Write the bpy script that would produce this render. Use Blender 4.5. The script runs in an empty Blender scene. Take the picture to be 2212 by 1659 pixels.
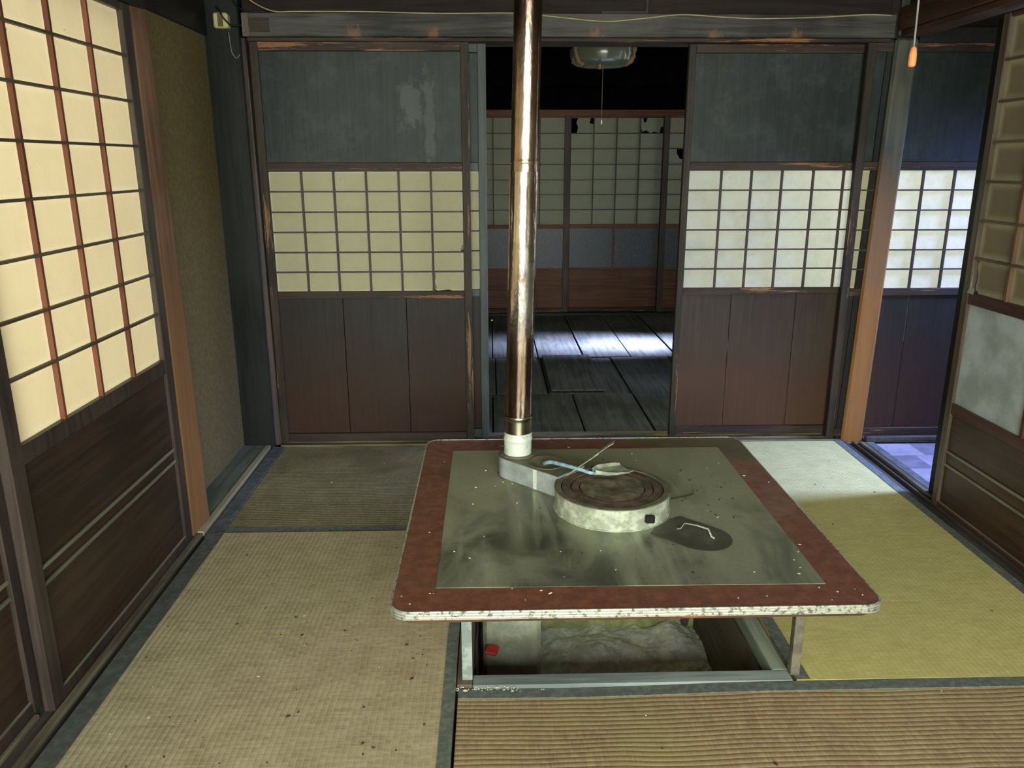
import bpy, bmesh, math, random
from mathutils import Vector, Matrix, noise as mnoise
random.seed(7)
S = bpy.context.scene
COL = S.collection
R = math.radians
# ------------------------------------------------------------------ camera
cam = bpy.data.cameras.new('camera'); camo = bpy.data.objects.new('camera', cam); COL.objects.link(camo)
FPX = 1717.06; H = 1.2655
cam.sensor_fit = 'HORIZONTAL'; cam.sensor_width = 36.0; cam.lens = FPX/2212*36.0
cam.clip_start = 0.02; cam.clip_end = 200
pitch, yaw, roll = R(15.5636), R(-1.4564), R(-0.1012)
_f = Vector((0, math.cos(pitch), -math.sin(pitch))); _r = Vector((1, 0, 0)); _u = _r.cross(_f)
_r, _u = math.cos(roll)*_r + math.sin(roll)*_u, -math.sin(roll)*_r + math.cos(roll)*_u
_Z = Matrix.Rotation(yaw, 3, 'Z'); _r, _u, _f = _Z @ _r, _Z @ _u, _Z @ _f
m4 = Matrix(((_r.x, _u.x, -_f.x, 0), (_r.y, _u.y, -_f.y, 0), (_r.z, _u.z, -_f.z, H), (0, 0, 0, 1)))
camo.matrix_world = m4
S.camera = camo
# ------------------------------------------------------------------ world, lights, exposure
W = bpy.data.worlds.new('overcast_sky'); S.world = W; W.use_nodes = True
wn = W.node_tree.nodes; bg = wn['Background']
bg.inputs[0].default_value = (0.86, 0.94, 0.84, 1); bg.inputs[1].default_value = 1.1
def area(name, loc, target, sx, sy, power, color, spread=180):
    l = bpy.data.lights.new(name, 'AREA'); l.shape = 'RECTANGLE'; l.size = sx; l.size_y = sy
    l.energy = power; l.color = color; l.spread = R(spread)
    o = bpy.data.objects.new(name, l); COL.objects.link(o); o.location = loc
    d = (Vector(target)-Vector(loc)).normalized()
    o.rotation_euler = d.to_track_quat('-Z', 'Z').to_euler()
    return o
area('garden_daylight', (0.3, -2.6, 1.6), (0.3, 2.0, 0.2), 3.2, 2.4, 300, (0.97, 1.0, 0.88))
area('garden_daylight_left', (-3.0, -0.75, 1.7), (0.9, 1.6, 0.0), 1.8, 1.8, 170, (0.98, 1.0, 0.86))
area('left_veranda_daylight', (-2.6, 1.8, 1.6), (-1.0, 1.8, 1.2), 3.0, 1.8, 20, (1.0, 0.90, 0.80))
area('hall_window_daylight', (3.3, 3.04, 1.75), (1.45, 3.02, 0.0), 0.10, 0.4, 27, (0.30, 0.42, 1.0), 75)
area('back_room_window_daylight', (2.95, 5.62, 1.0), (0.9, 5.60, -0.03), 0.4, 0.3, 36, (0.48, 0.54, 1.0), 18)
area('back_corridor_daylight', (2.6, 4.2, 1.3), (1.7, 3.6, 1.0), 1.2, 1.0, 13, (0.92, 0.95, 1.0), 110)
S.view_settings.view_transform = 'Standard'; S.view_settings.look = 'None'
S.view_settings.gamma = 1.0; S.view_settings.use_curve_mapping = False
S.view_settings.exposure = 0.28
try:
    S.cycles.max_bounces = 8; S.cycles.diffuse_bounces = 4; S.cycles.glossy_bounces = 4
    S.cycles.transmission_bounces = 4; S.cycles.sample_clamp_indirect = 4.0
except Exception: pass
# ------------------------------------------------------------------ material helpers
def srgb(r, g, b):
    def c(v):
        v /= 255.0
        return v/12.92 if v <= 0.04045 else ((v+0.055)/1.055)**2.4
    return (c(r), c(g), c(b), 1.0)
class NT:
    def __init__(s, name):
        s.m = bpy.data.materials.new(name); s.m.use_nodes = True
        s.t = s.m.node_tree; s.n = s.t.nodes; s.l = s.t.links
        s.b = s.n['Principled BSDF']; s.out = s.n['Material Output']
    def node(s, t, **k):
        x = s.n.new(t)
        for a, v in k.items(): setattr(x, a, v)
        return x
    def link(s, a, b): s.l.new(a, b)
    def setin(s, sock, v):
        if hasattr(v, 'is_linked') or hasattr(v, 'links'): s.l.new(v, sock)
        else: sock.default_value = v
    def math(s, op, a, b=None, c=None, clamp=False):
        x = s.n.new('ShaderNodeMath'); x.operation = op; x.use_clamp = clamp
        s.setin(x.inputs[0], a)
        if b is not None: s.setin(x.inputs[1], b)
        if c is not None: s.setin(x.inputs[2], c)
        return x.outputs[0]
    def coord(s, which='Object', scale=(1, 1, 1), rnd=True):
        tc = s.n.new('ShaderNodeTexCoord'); v = tc.outputs[which]
        if rnd:
            oi = s.n.new('ShaderNodeObjectInfo'); a = s.n.new('ShaderNodeVectorMath'); a.operation = 'ADD'
            mu = s.math('MULTIPLY', oi.outputs['Random'], 37.0)
            s.l.new(v, a.inputs[0]); s.l.new(mu, a.inputs[1]); v = a.outputs[0]
        mp = s.n.new('ShaderNodeMapping'); mp.inputs['Scale'].default_value = scale
        s.l.new(v, mp.inputs['Vector']); return mp.outputs[0]
    def noise(s, vec, scale=5, detail=4, rough=.55, dist=0.0):
        x = s.n.new('ShaderNodeTexNoise'); s.l.new(vec, x.inputs['Vector'])
        x.inputs['Scale'].default_value = scale; x.inputs['Detail'].default_value = detail
        x.inputs['Roughness'].default_value = rough; x.inputs['Distortion'].default_value = dist
        return x.outputs['Fac']
    def ramp(s, fac, a, b, lo=0.0, hi=1.0):
        x = s.n.new('ShaderNodeMapRange'); x.clamp = True
        x.interpolation_type = 'SMOOTHSTEP'
        s.setin(x.inputs[0], fac)
        for i, v in enumerate((a, b, lo, hi)): x.inputs[i+1].default_value = v
        return x.outputs[0]
    def mix(s, fac, a, b, mode='MIX'):
        x = s.n.new('ShaderNodeMix'); x.data_type = 'RGBA'; x.blend_type = mode; x.clamp_factor = True
        s.setin(x.inputs[0], fac); s.setin(x.inputs[6], a); s.setin(x.inputs[7], b); return x.outputs[2]
    def bump(s, h, strength=.3, dist=.002):
        x = s.n.new('ShaderNodeBump'); x.inputs['Strength'].default_value = strength
        x.inputs['Distance'].default_value = dist; s.l.new(h, x.inputs['Height'])
        s.l.new(x.outputs[0], s.b.inputs['Normal']); return x.outputs[0]
    def geo_z(s):
        g = s.n.new('ShaderNodeNewGeometry'); x = s.n.new('ShaderNodeSeparateXYZ'); s.l.new(g.outputs['Position'], x.inputs[0])
        return x.outputs
def wood(name, dark, light, wearc=None, axis='z', wear=0.0, rough=.55, spec=.4, low=None, lowz=(0.1, 1.0), dust=None, spots=None, marks=None):
    t = NT(name)
    sc = {'x': (1.2, 22, 22), 'y': (22, 1.2, 22), 'z': (22, 22, 1.2)}[axis]
    v = t.coord('Object', sc); g = t.noise(v, 2.2, 6, .6, .6)
    v2 = t.coord('Object', (1, 1, 1)); p = t.noise(v2, 3.0, 3)
    f = t.math('ADD', t.math('MULTIPLY', g, .65), t.math('MULTIPLY', p, .5))
    c = t.mix(t.ramp(f, .42, .72), dark, light)
    if low is not None:
        zz = t.geo_z()[2]
        w = t.math('ADD', zz, t.math('MULTIPLY', t.math('SUBTRACT', p, .5), .7))
        c = t.mix(t.ramp(w, lowz[1], lowz[0]), c, t.mix(g, low, tuple(k*.45 for k in low[:3])+(1,)))
    if dust is not None:
        dn = t.noise(v2, 9, 5, .7); c = t.mix(t.ramp(dn, .45, .75, 0, .5), c, dust)
    if marks:
        pg = t.geo_z(); nm = t.noise(t.coord('Object', (1, 1, .6), False), 34, 5, .75); fac = None
        for (mx_, mz_, hw_, hh_) in marks:
            ex = t.math('DIVIDE', t.math('ABSOLUTE', t.math('SUBTRACT', pg[0], mx_)), hw_); ez = t.math('DIVIDE', t.math('ABSOLUTE', t.math('SUBTRACT', pg[2], mz_)), hh_)
            e = t.math('ADD', t.math('MAXIMUM', ex, ez), t.math('MULTIPLY', t.math('SUBTRACT', nm, .5), 3.0))
            k = t.ramp(e, 1.1, .5, 0, .6); fac = k if fac is None else t.math('MAXIMUM', fac, k)
        c = t.mix(fac, c, srgb(78, 88, 82))
    if wear > 0:
        wv = t.coord('Object', tuple(k*.45 for k in sc)); wn_ = t.noise(wv, 3.5, 6, .75)
        c = t.mix(t.ramp(wn_, .66-wear, .70-wear, 0, .85), c, wearc)
    if spots:
        px = t.geo_z(); fac = None
        nz = t.noise(t.coord('Object', (6, 6, 3)), 9, 5, .8)
        for (sx, sz) in spots:
            dx = t.math('MULTIPLY', t.math('SUBTRACT', px[0], sx), 26.0)
            dz = t.math('MULTIPLY', t.math('SUBTRACT', px[2], sz), 26.0)
            d = t.math('SQRT', t.math('ADD', t.math('MULTIPLY', dx, dx), t.math('MULTIPLY', dz, dz)))
            e = t.math('ADD', d, t.math('MULTIPLY', t.math('SUBTRACT', nz, .5), 3.0))
            k = t.ramp(e, 1.0, .1, 0, .85)
            fac = k if fac is None else t.math('MAXIMUM', fac, k)
        c = t.mix(fac, c, wearc)
    t.link(c, t.b.inputs['Base Color'])
    t.b.inputs['Roughness'].default_value = rough; t.b.inputs['Specular IOR Level'].default_value = spec
    t.bump(g, .35, .0015)
    return t.m
def paper(name, center, edge, trans=.35, mott=.25, edgew=.10, gloss=0.0):
    t = NT(name); tc = t.n.new('ShaderNodeTexCoord'); sx = t.n.new('ShaderNodeSeparateXYZ')
    t.link(tc.outputs['Generated'], sx.inputs[0])
    def e(o): return t.math('MINIMUM', o, t.math('SUBTRACT', 1.0, o))
    d = t.math('MINIMUM', e(sx.outputs[0]), t.math('MULTIPLY', e(sx.outputs[2]), .65))
    v = t.coord('Object', (1, 1, 1)); n1 = t.noise(v, 30, 6, .7); n2 = t.noise(v, 6, 3)
    d = t.math('ADD', d, t.math('MULTIPLY', t.math('SUBTRACT', n2, .5), .08))
    c = t.mix(t.ramp(d, 0.01, edgew), edge, center)
    dk = tuple(k*.62 for k in center[:3])+(1,)
    c = t.mix(t.ramp(n1, .42, .8, 0, mott), c, dk)
    c = t.mix(t.ramp(n2, .45, .75, 0, mott), c, dk)
    c = t.mix(t.ramp(t.noise(v, 45, 2), .76, .80, 0, .6), c, srgb(120, 95, 60))
    t.n.remove(t.b)
    df = t.n.new('ShaderNodeBsdfDiffuse'); tr = t.n.new('ShaderNodeBsdfTranslucent'); mx = t.n.new('ShaderNodeMixShader')
    t.link(c, df.inputs[0]); t.link(c, tr.inputs[0]); mx.inputs[0].default_value = trans
    t.link(df.outputs[0], mx.inputs[1]); t.link(tr.outputs[0], mx.inputs[2]); t.link(mx.outputs[0], t.out.inputs[0])
    return t.m
def tatami(name, c1, c2, groove, axis, pitch=.0155, depth=.6, stain=None):
    """axis: the direction across the ribs"""
    t = NT(name); g = t.geo_z(); a = g[0] if axis == 'x' else g[1]; b = g[1] if axis == 'x' else g[0]
    v = t.coord('Object', (1, 1, 1), False); wob = t.noise(v, 2.5, 2)
    aa = t.math('ADD', a, t.math('MULTIPLY', wob, .03))
    ph = t.math('FRACT', t.math('DIVIDE', aa, pitch))
    tri = t.math('ABSOLUTE', t.math('SUBTRACT', t.math('MULTIPLY', ph, 2.0), 1.0))   # 1 at groove
    gro = t.ramp(tri, .78, 1.0)
    sc = (260, 9, 9) if axis == 'x' else (9, 260, 9)
    sc2 = (9, 300, 9) if axis == 'x' else (300, 9, 9)
    fib = t.noise(t.coord('Object', sc2, False), 1.0, 3, .7)
    row = t.n.new('ShaderNodeMath'); row.operation = 'FLOOR'; t.link(t.math('DIVIDE', aa, pitch), row.inputs[0])
    cmb = t.n.new('ShaderNodeCombineXYZ'); t.link(row.outputs[0], cmb.inputs[0]); t.link(t.math('MULTIPLY', b, 60.0), cmb.inputs[1])
    cell = t.noise(cmb.outputs[0], 1.0, 2, .6)
    big = t.noise(v, 2.2, 4, .6); mid = t.noise(v, 14, 5, .7)
    f = t.math('ADD', t.math('MULTIPLY', fib, .35), t.math('ADD', t.math('MULTIPLY', cell, .35), t.math('MULTIPLY', mid, .35)))
    c = t.mix(t.ramp(f, .38, .68), c1, c2)
    if stain is not None: c = t.mix(t.ramp(big, .48, .68, 0, .65), c, stain)
    c = t.mix(t.math('MULTIPLY', gro, depth), c, groove)
    t.link(c, t.b.inputs['Base Color']); t.b.inputs['Roughness'].default_value = .55
    t.b.inputs['Specular IOR Level'].default_value = .35
    hgt = t.math('SUBTRACT', t.math('MULTIPLY', fib, .35), t.math('MULTIPLY', tri, tri))
    t.bump(hgt, min(1.0, depth*1.2), .0022)
    return t.m
def plain(name, c1, c2, scale=12, rough=.7, metal=0.0, bump=.2, spec=.4, lo=.4, hi=.65, dist=.002, detail=5):
    t = NT(name); v = t.coord('Object'); n = t.noise(v, scale, detail, .65)
    t.link(t.mix(t.ramp(n, lo, hi), c1, c2), t.b.inputs['Base Color'])
    t.b.inputs['Roughness'].default_value = rough; t.b.inputs['Metallic'].default_value = metal
    t.b.inputs['Specular IOR Level'].default_value = spec
    if bump: t.bump(n, bump, dist)
    return t.m
M = {}
M['soot'] = wood('sooty_post_wood', srgb(18, 21, 20), srgb(34, 38, 35), axis='z', rough=.5, spec=.25)
M['soot_y'] = wood('sooty_beam_wood', srgb(16, 15, 15), srgb(36, 32, 30), axis='y', rough=.5)
M['lintel'] = wood('grey_lintel_wood', srgb(20, 20, 20), srgb(76, 74, 68), srgb(120, 86, 62), axis='x', rough=.6,
                   spots=[(-.547, 1.765), (-.23, 1.765), (.433, 1.760), (.917, 1.758), (1.256, 1.760)])
M['upper_board'] = wood('dark_upper_boards', srgb(34, 29, 26), srgb(48, 41, 36), axis='x', rough=.7, spec=.15)
M['panel_top'] = wood('sooty_blue_grey_panel', srgb(26, 33, 34), srgb(38, 47, 47), axis='z', rough=.5, spec=.3, dust=srgb(62, 72, 68), marks=[(-.255, 1.43, .022, .20), (-.33, 1.50, .05, .09)])
M['board'] = wood('dark_brown_board', srgb(30, 30, 28), srgb(43, 40, 35), axis='z', rough=.5, spec=.25, low=srgb(66, 43, 31), lowz=(.05, .75))
M['board_right'] = wood('reddish_brown_board', srgb(46, 39, 34), srgb(66, 53, 43), axis='z', rough=.5, spec=.3, low=srgb(82, 55, 38), lowz=(.1, .6))
M['stile'] = wood('worn_stile_wood', srgb(38, 34, 29), srgb(62, 54, 45), srgb(140, 106, 70), axis='z', wear=.07, rough=.6, spec=.25)
M['rail'] = wood('worn_rail_wood', srgb(40, 34, 29), srgb(64, 53, 44), srgb(150, 104, 66), axis='x', wear=.09, rough=.6, spec=.25)
M['stile_grey'] = wood('grey_stile_wood', srgb(46, 55, 55), srgb(70, 80, 78), axis='z', rough=.5)
M['muntin'] = wood('dark_muntin_wood', srgb(50, 42, 36), srgb(74, 60, 50), axis='z', rough=.6)
M['muntin_red'] = wood('reddish_muntin_wood', srgb(92, 56, 42), srgb(126, 80, 60), axis='z', rough=.6, spec=.2)
M['muntin_brown'] = wood('tan_muntin_wood', srgb(92, 70, 54), srgb(122, 94, 74), axis='z', rough=.6, spec=.2)
M['muntin_side'] = wood('brown_grey_muntin', srgb(70, 62, 50), srgb(104, 92, 72), axis='x', rough=.6)
M['side_stile'] = wood('dark_side_stile', srgb(50, 44, 42), srgb(78, 66, 60), srgb(120, 90, 66), axis='z', wear=.0, rough=.45)
M['side_board'] = wood('dark_side_board', srgb(48, 37, 30), srgb(70, 52, 42), axis='x', rough=.42, spec=.4)
M['rside_board'] = wood('brown_side_board', srgb(56, 40, 30), srgb(76, 55, 40), axis='x', rough=.45, spec=.4)
M['rside_stile'] = wood('brown_side_stile', srgb(70, 60, 50), srgb(100, 88, 74), axis='z', rough=.5)
M['rside_rail'] = wood('red_brown_side_rail', srgb(52, 36, 28), srgb(84, 56, 42), axis='x', rough=.45)
M['batten'] = wood('dusty_batten', srgb(92, 96, 80), srgb(128, 130, 108), axis='x', rough=.6)
M['orange_post'] = wood('orange_brown_post', srgb(86, 66, 52), srgb(124, 94, 72), srgb(70, 50, 40), axis='z', wear=.0, rough=.65, spec=.15, low=srgb(156, 114, 76), lowz=(.2, 1.3))
M['right_post'] = wood('amber_post', srgb(50, 53, 47), srgb(84, 85, 74), axis='z', rough=.45, spec=.4, low=srgb(156, 108, 60), lowz=(.7, 1.35))
M['nageshi'] = wood('red_brown_beam', srgb(48, 32, 26), srgb(84, 56, 42), axis='y', rough=.5)
M['sill'] = wood('dusty_green_sill', srgb(84, 92, 76), srgb(112, 118, 98), axis='y', rough=.7)
M['sill_lip'] = wood('pale_sill_lip', srgb(140, 132, 104), srgb(164, 156, 124), axis='y', rough=.7)
M['track'] = wood('worn_track_wood', srgb(74, 70, 58), srgb(122, 116, 96), srgb(150, 110, 76), axis='y', wear=.02, rough=.65)
M['track_dark'] = wood('dark_track_wood', srgb(50, 48, 44), srgb(78, 74, 66), axis='y', rough=.65)
M['thresh'] = wood('threshold_wood', srgb(66, 62, 46), srgb(128, 118, 84), axis='x', rough=.55)
M['frame_board'] = wood('blue_grey_frame', srgb(112, 124, 122), srgb(158, 170, 164), axis='x', rough=.6)
M['frame_board_y'] = wood('green_grey_frame', srgb(104, 116, 106), srgb(150, 160, 142), axis='y', rough=.6)
M['frame_brown'] = wood('brown_dirty_frame', srgb(74, 66, 56), srgb(104, 94, 80), axis='y', rough=.7)
M['floor_board'] = wood('grey_floor_board', srgb(60, 62, 56), srgb(88, 90, 80), axis='y', rough=.7, spec=.12)
M['underlay'] = wood('dark_underfloor', srgb(22, 20, 18), srgb(36, 32, 28), axis='y', rough=.8)
M['plaster'] = plain('olive_plaster', srgb(108, 96, 64), srgb(120, 108, 74), 70, .9, bump=.12, spec=.1, dist=.001)
M['plaster_dark'] = plain('dark_plaster', srgb(40, 38, 34), srgb(52, 48, 42), 20, .9, bump=.1, spec=.1)
M['black'] = plain('matte_black', srgb(8, 8, 8), srgb(14, 14, 13), 8, 1.0, bump=0, spec=.0)  # near-black, fully rough, no specular
M['ceiling'] = wood('dark_ceiling_board', srgb(18, 17, 16), srgb(30, 27, 24), axis='x', rough=.8, spec=.1)
M['paper_left'] = paper('warm_shoji_paper', srgb(206, 188, 152), srgb(216, 200, 166), .45, .14)
M['paper_back'] = paper('aged_shoji_paper', srgb(204, 198, 166), srgb(224, 224, 194), .30, .18, .07)
M['paper_white'] = paper('mottled_shoji_paper', srgb(222, 224, 206), srgb(236, 238, 222), .45, .35, .05)
M['paper_right'] = paper('brown_aged_paper', srgb(140, 128, 104), srgb(186, 174, 142), .15, .15, .16)
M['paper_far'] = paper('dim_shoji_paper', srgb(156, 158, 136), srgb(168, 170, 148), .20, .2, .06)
M['heri'] = plain('grey_mat_border_cloth', srgb(96, 104, 98), srgb(118, 126, 118), 60, .8, bump=.15, spec=.2)
M['heri_dark'] = plain('dark_mat_border_cloth', srgb(84, 86, 82), srgb(102, 106, 104), 30, .8, bump=.12, spec=.2)
M['mat_left'] = tatami('tatami_left', srgb(160, 148, 116), srgb(202, 190, 156), srgb(214, 204, 172), 'x', .0155, .5)
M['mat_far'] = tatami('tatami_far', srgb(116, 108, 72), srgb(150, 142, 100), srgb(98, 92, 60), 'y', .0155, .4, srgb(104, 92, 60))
M['mat_right'] = tatami('tatami_right', srgb(194, 184, 118), srgb(220, 210, 140), srgb(178, 168, 104), 'x', .0155, .2)
M['mat_front'] = tatami('tatami_front', srgb(146, 124, 94), srgb(182, 160, 122), srgb(112, 92, 68), 'y', .0155, .42, srgb(168, 158, 112))
M['clay'] = plain('pit_clay', srgb(150, 158, 108), srgb(190, 198, 138), 14, .95, bump=.9, spec=.1, dist=.02)
M['ash'] = plain('grey_ash', srgb(196, 200, 196), srgb(232, 234, 226), 22, .95, bump=.8, spec=.1, dist=.012)
M['concrete'] = plain('pit_concrete', srgb(150, 154, 134), srgb(190, 194, 174), 9, .9, bump=.5, spec=.15, dist=.006)
M['trim'] = plain('aluminium_trim', srgb(132, 134, 124), srgb(222, 226, 216), 90, .3, .7, .15, lo=.36, hi=.5)
M['chip'] = wood('chipped_plywood', srgb(60, 42, 34), srgb(110, 66, 44), srgb(190, 122, 72), axis='x', wear=.14, rough=.8)
M['leg'] = plain('grey_leg_paint', srgb(124, 136, 134), srgb(158, 170, 166), 30, .6, bump=.1)
M['leg_brown'] = plain('brown_leg_steel', srgb(92, 88, 74), srgb(118, 112, 94), 30, .6, bump=.1)
M['galv'] = plain('galvanised_duct', srgb(150, 158, 160), srgb(184, 192, 190), 9, .55, .15, .05)
M['alu_paint'] = plain('white_aluminium_paint', srgb(196, 206, 196), srgb(226, 234, 222), 25, .55, .15, .3, lo=.35, hi=.5)
M['duct_top'] = plain('dusty_duct_top', srgb(100, 98, 80), srgb(124, 122, 100), 18, .75, .1, .2)
M['duct_dark'] = plain('dark_dusty_plate', srgb(84, 84, 70), srgb(112, 112, 94), 10, .45, .3, .15)
M['rust'] = plain('rusty_iron', srgb(82, 74, 62), srgb(122, 102, 82), 26, .7, .2, .4)
M['rust2'] = plain('rusty_iron_centre', srgb(92, 88, 74), srgb(128, 118, 98), 30, .75, .15, .5)
M['hole'] = plain('black_iron', srgb(30, 28, 26), srgb(48, 46, 42), 20, .8, .3, .2)
M['blue'] = plain('blue_chipped_paint', srgb(112, 150, 168), srgb(168, 196, 200), 60, .5, 0, .3, lo=.45, hi=.6)
M['steel_dull'] = plain('dull_zinc_steel', srgb(158, 164, 146), srgb(206, 212, 192), 30, .5, .15, .15)
M['cable'] = plain('cream_cable', srgb(158, 148, 110), srgb(180, 170, 128), 10, .6, bump=0)
M['blackwire'] = plain('black_wire', srgb(18, 18, 18), srgb(30, 30, 30), 10, .5, bump=0)
M['plastic'] = plain('yellowed_plastic', srgb(190, 186, 130), srgb(212, 208, 152), 10, .4, bump=0)
M['pull'] = plain('orange_pull_wood', srgb(236, 150, 92), srgb(250, 176, 118), 10, .5, bump=0)
M['cord'] = plain('grey_cord', srgb(120, 116, 112), srgb(150, 146, 140), 10, .8, bump=0)
M['red'] = plain('red_plastic', srgb(196, 52, 48), srgb(214, 66, 58), 10, .5, bump=0)
M['white'] = plain('white_flake', srgb(220, 216, 190), srgb(240, 238, 220), 10, .8, bump=0)
M['darkcrumb'] = plain('dark_crumb', srgb(48, 40, 32), srgb(74, 62, 48), 10, .8, bump=0)
M['lampwood'] = plain('lamp_wood', srgb(150, 112, 78), srgb(182, 140, 100), 20, .5, bump=0)
M['slate'] = plain('dark_frosted_panel', srgb(66, 70, 76), srgb(84, 88, 94), 120, .35, 0, .5)
M['red_wood'] = wood('reddish_far_wood', srgb(74, 46, 28), srgb(104, 66, 40), axis='x', rough=.6)
M['vinyl_a'] = plain('dark_vinyl_tile', srgb(118, 112, 122), srgb(138, 130, 140), 16, .4, bump=0)
M['vinyl_b'] = plain('light_vinyl_tile', srgb(150, 144, 152), srgb(172, 164, 172), 16, .4, bump=0)
# lacquered table top: red-brown lacquer turning olive in patches and over the far right corner
def mk_lacquer():
    t = NT('red_lacquer'); g = t.geo_z(); v = t.coord('Object', (1, 1, 1), False)
    n = t.noise(v, 30, 5, .7); n2 = t.noise(v, 5, 4, .6)
    c = t.mix(t.ramp(n, .35, .7), srgb(112, 70, 55), srgb(138, 90, 71))
    e = t.math('ADD', g[1], t.math('MULTIPLY', g[0], .55))
    e = t.math('ADD', e, t.math('MULTIPLY', t.math('SUBTRACT', n2, .5), .12))
    c = t.mix(t.ramp(e, 2.90, 2.97, 0, .92), c, srgb(98, 92, 66))
    c = t.mix(t.ramp(n2, .5, .72, 0, .45), c, srgb(104, 92, 68))
    sc = t.noise(t.coord('Object', (1, 2.5, 1), False), 26, 6, .8)
    c = t.mix(t.ramp(sc, .60, .66, 0, .8), c, srgb(64, 58, 44))
    t.link(c, t.b.inputs['Base Color']); t.link(t.ramp(n2, .3, .7, .28, .6), t.b.inputs['Roughness'])
    t.b.inputs['Specular IOR Level'].default_value = .35
    return t.m
M['lacquer'] = mk_lacquer()
def mk_sheet():
    t = NT('zinc_sheet'); v = t.coord('Object', (1, 1, 1), False); g = t.geo_z()
    s = t.noise(t.coord('Object', (2.4, 1.5, 1), False), 2.0, 5, .55, .9)
    n = t.noise(v, 60, 4, .7); n2 = t.noise(v, 4, 3)
    stq = t.noise(t.coord('Object', (7, .9, 1), False), 2.0, 4, .6, .5)
    dust = t.ramp(t.math('ADD', t.math('MULTIPLY', g[1], 1.0), t.math('MULTIPLY', t.math('SUBTRACT', s, .5), 1.3)), 1.85, 2.35)
    c = t.mix(t.ramp(s, .36, .64), srgb(112, 116, 102), srgb(172, 176, 152))
    c = t.mix(t.ramp(stq, .52, .68, 0, .7), c, srgb(196, 200, 176))
    c = t.mix(t.math('MULTIPLY', dust, .85), c, srgb(150, 150, 122))
    c = t.mix(t.ramp(n, .5, .8, 0, .3), c, srgb(92, 90, 74))
    t.link(c, t.b.inputs['Base Color'])
    t.link(t.math('SUBTRACT', .6, t.math('MULTIPLY', dust, .5)), t.b.inputs['Metallic'])
    r = t.math('ADD', t.ramp(s, .35, .65, .28, .46), t.math('MULTIPLY', dust, .28)); t.link(r, t.b.inputs['Roughness'])
    t.bump(t.noise(v, 5, 3), .25, .006)
    return t.m
M['sheet'] = mk_sheet()
def mk_pipe(name, c1, c2, rough, dent=.5):
    t = NT(name); v = t.coord('Object', (1, 1, .35), False); n = t.noise(v, 16, 4, .6)
    t.link(t.mix(t.ramp(t.noise(t.coord('Object', (1, 1, 1), False), 5, 4), .4, .62), c1, c2), t.b.inputs['Base Color'])
    t.b.inputs['Metallic'].default_value = 1.0; t.b.inputs['Roughness'].default_value = rough
    t.bump(n, dent, .006); return t.m
M['pipe_upper'] = mk_pipe('browned_steel', srgb(150, 126, 114), srgb(186, 168, 148), .22, .5)
M['pipe_lower'] = mk_pipe('heat_stained_steel', srgb(166, 146, 132), srgb(208, 200, 192), .16, .6)
M['pipe_clean'] = mk_pipe('stainless_sleeve', srgb(170, 164, 146), srgb(196, 190, 170), .25, .1)
M['lampglass'] = NT('smoky_lamp_shade').m
b_ = M['lampglass'].node_tree.nodes['Principled BSDF']
b_.inputs['Base Color'].default_value = srgb(112, 120, 102); b_.inputs['Roughness'].default_value = .15; b_.inputs['Specular IOR Level'].default_value = .8
def mk_glass():
    t = NT('dusty_frosted_glass'); v = t.coord('Object'); n = t.noise(v, 7, 5, .6); n2 = t.noise(t.coord('Object', (6, 6, 60)), 3, 3)
    c = t.mix(t.ramp(n, .35, .65), srgb(160, 170, 172), srgb(198, 210, 216)); c = t.mix(t.math('MULTIPLY', n2, .3), c, srgb(150, 148, 120))
    t.link(c, t.b.inputs['Base Color']); t.b.inputs['Roughness'].default_value = .35; t.b.inputs['Transmission Weight'].default_value = .05
    return t.m
M['glass'] = mk_glass()
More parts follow.
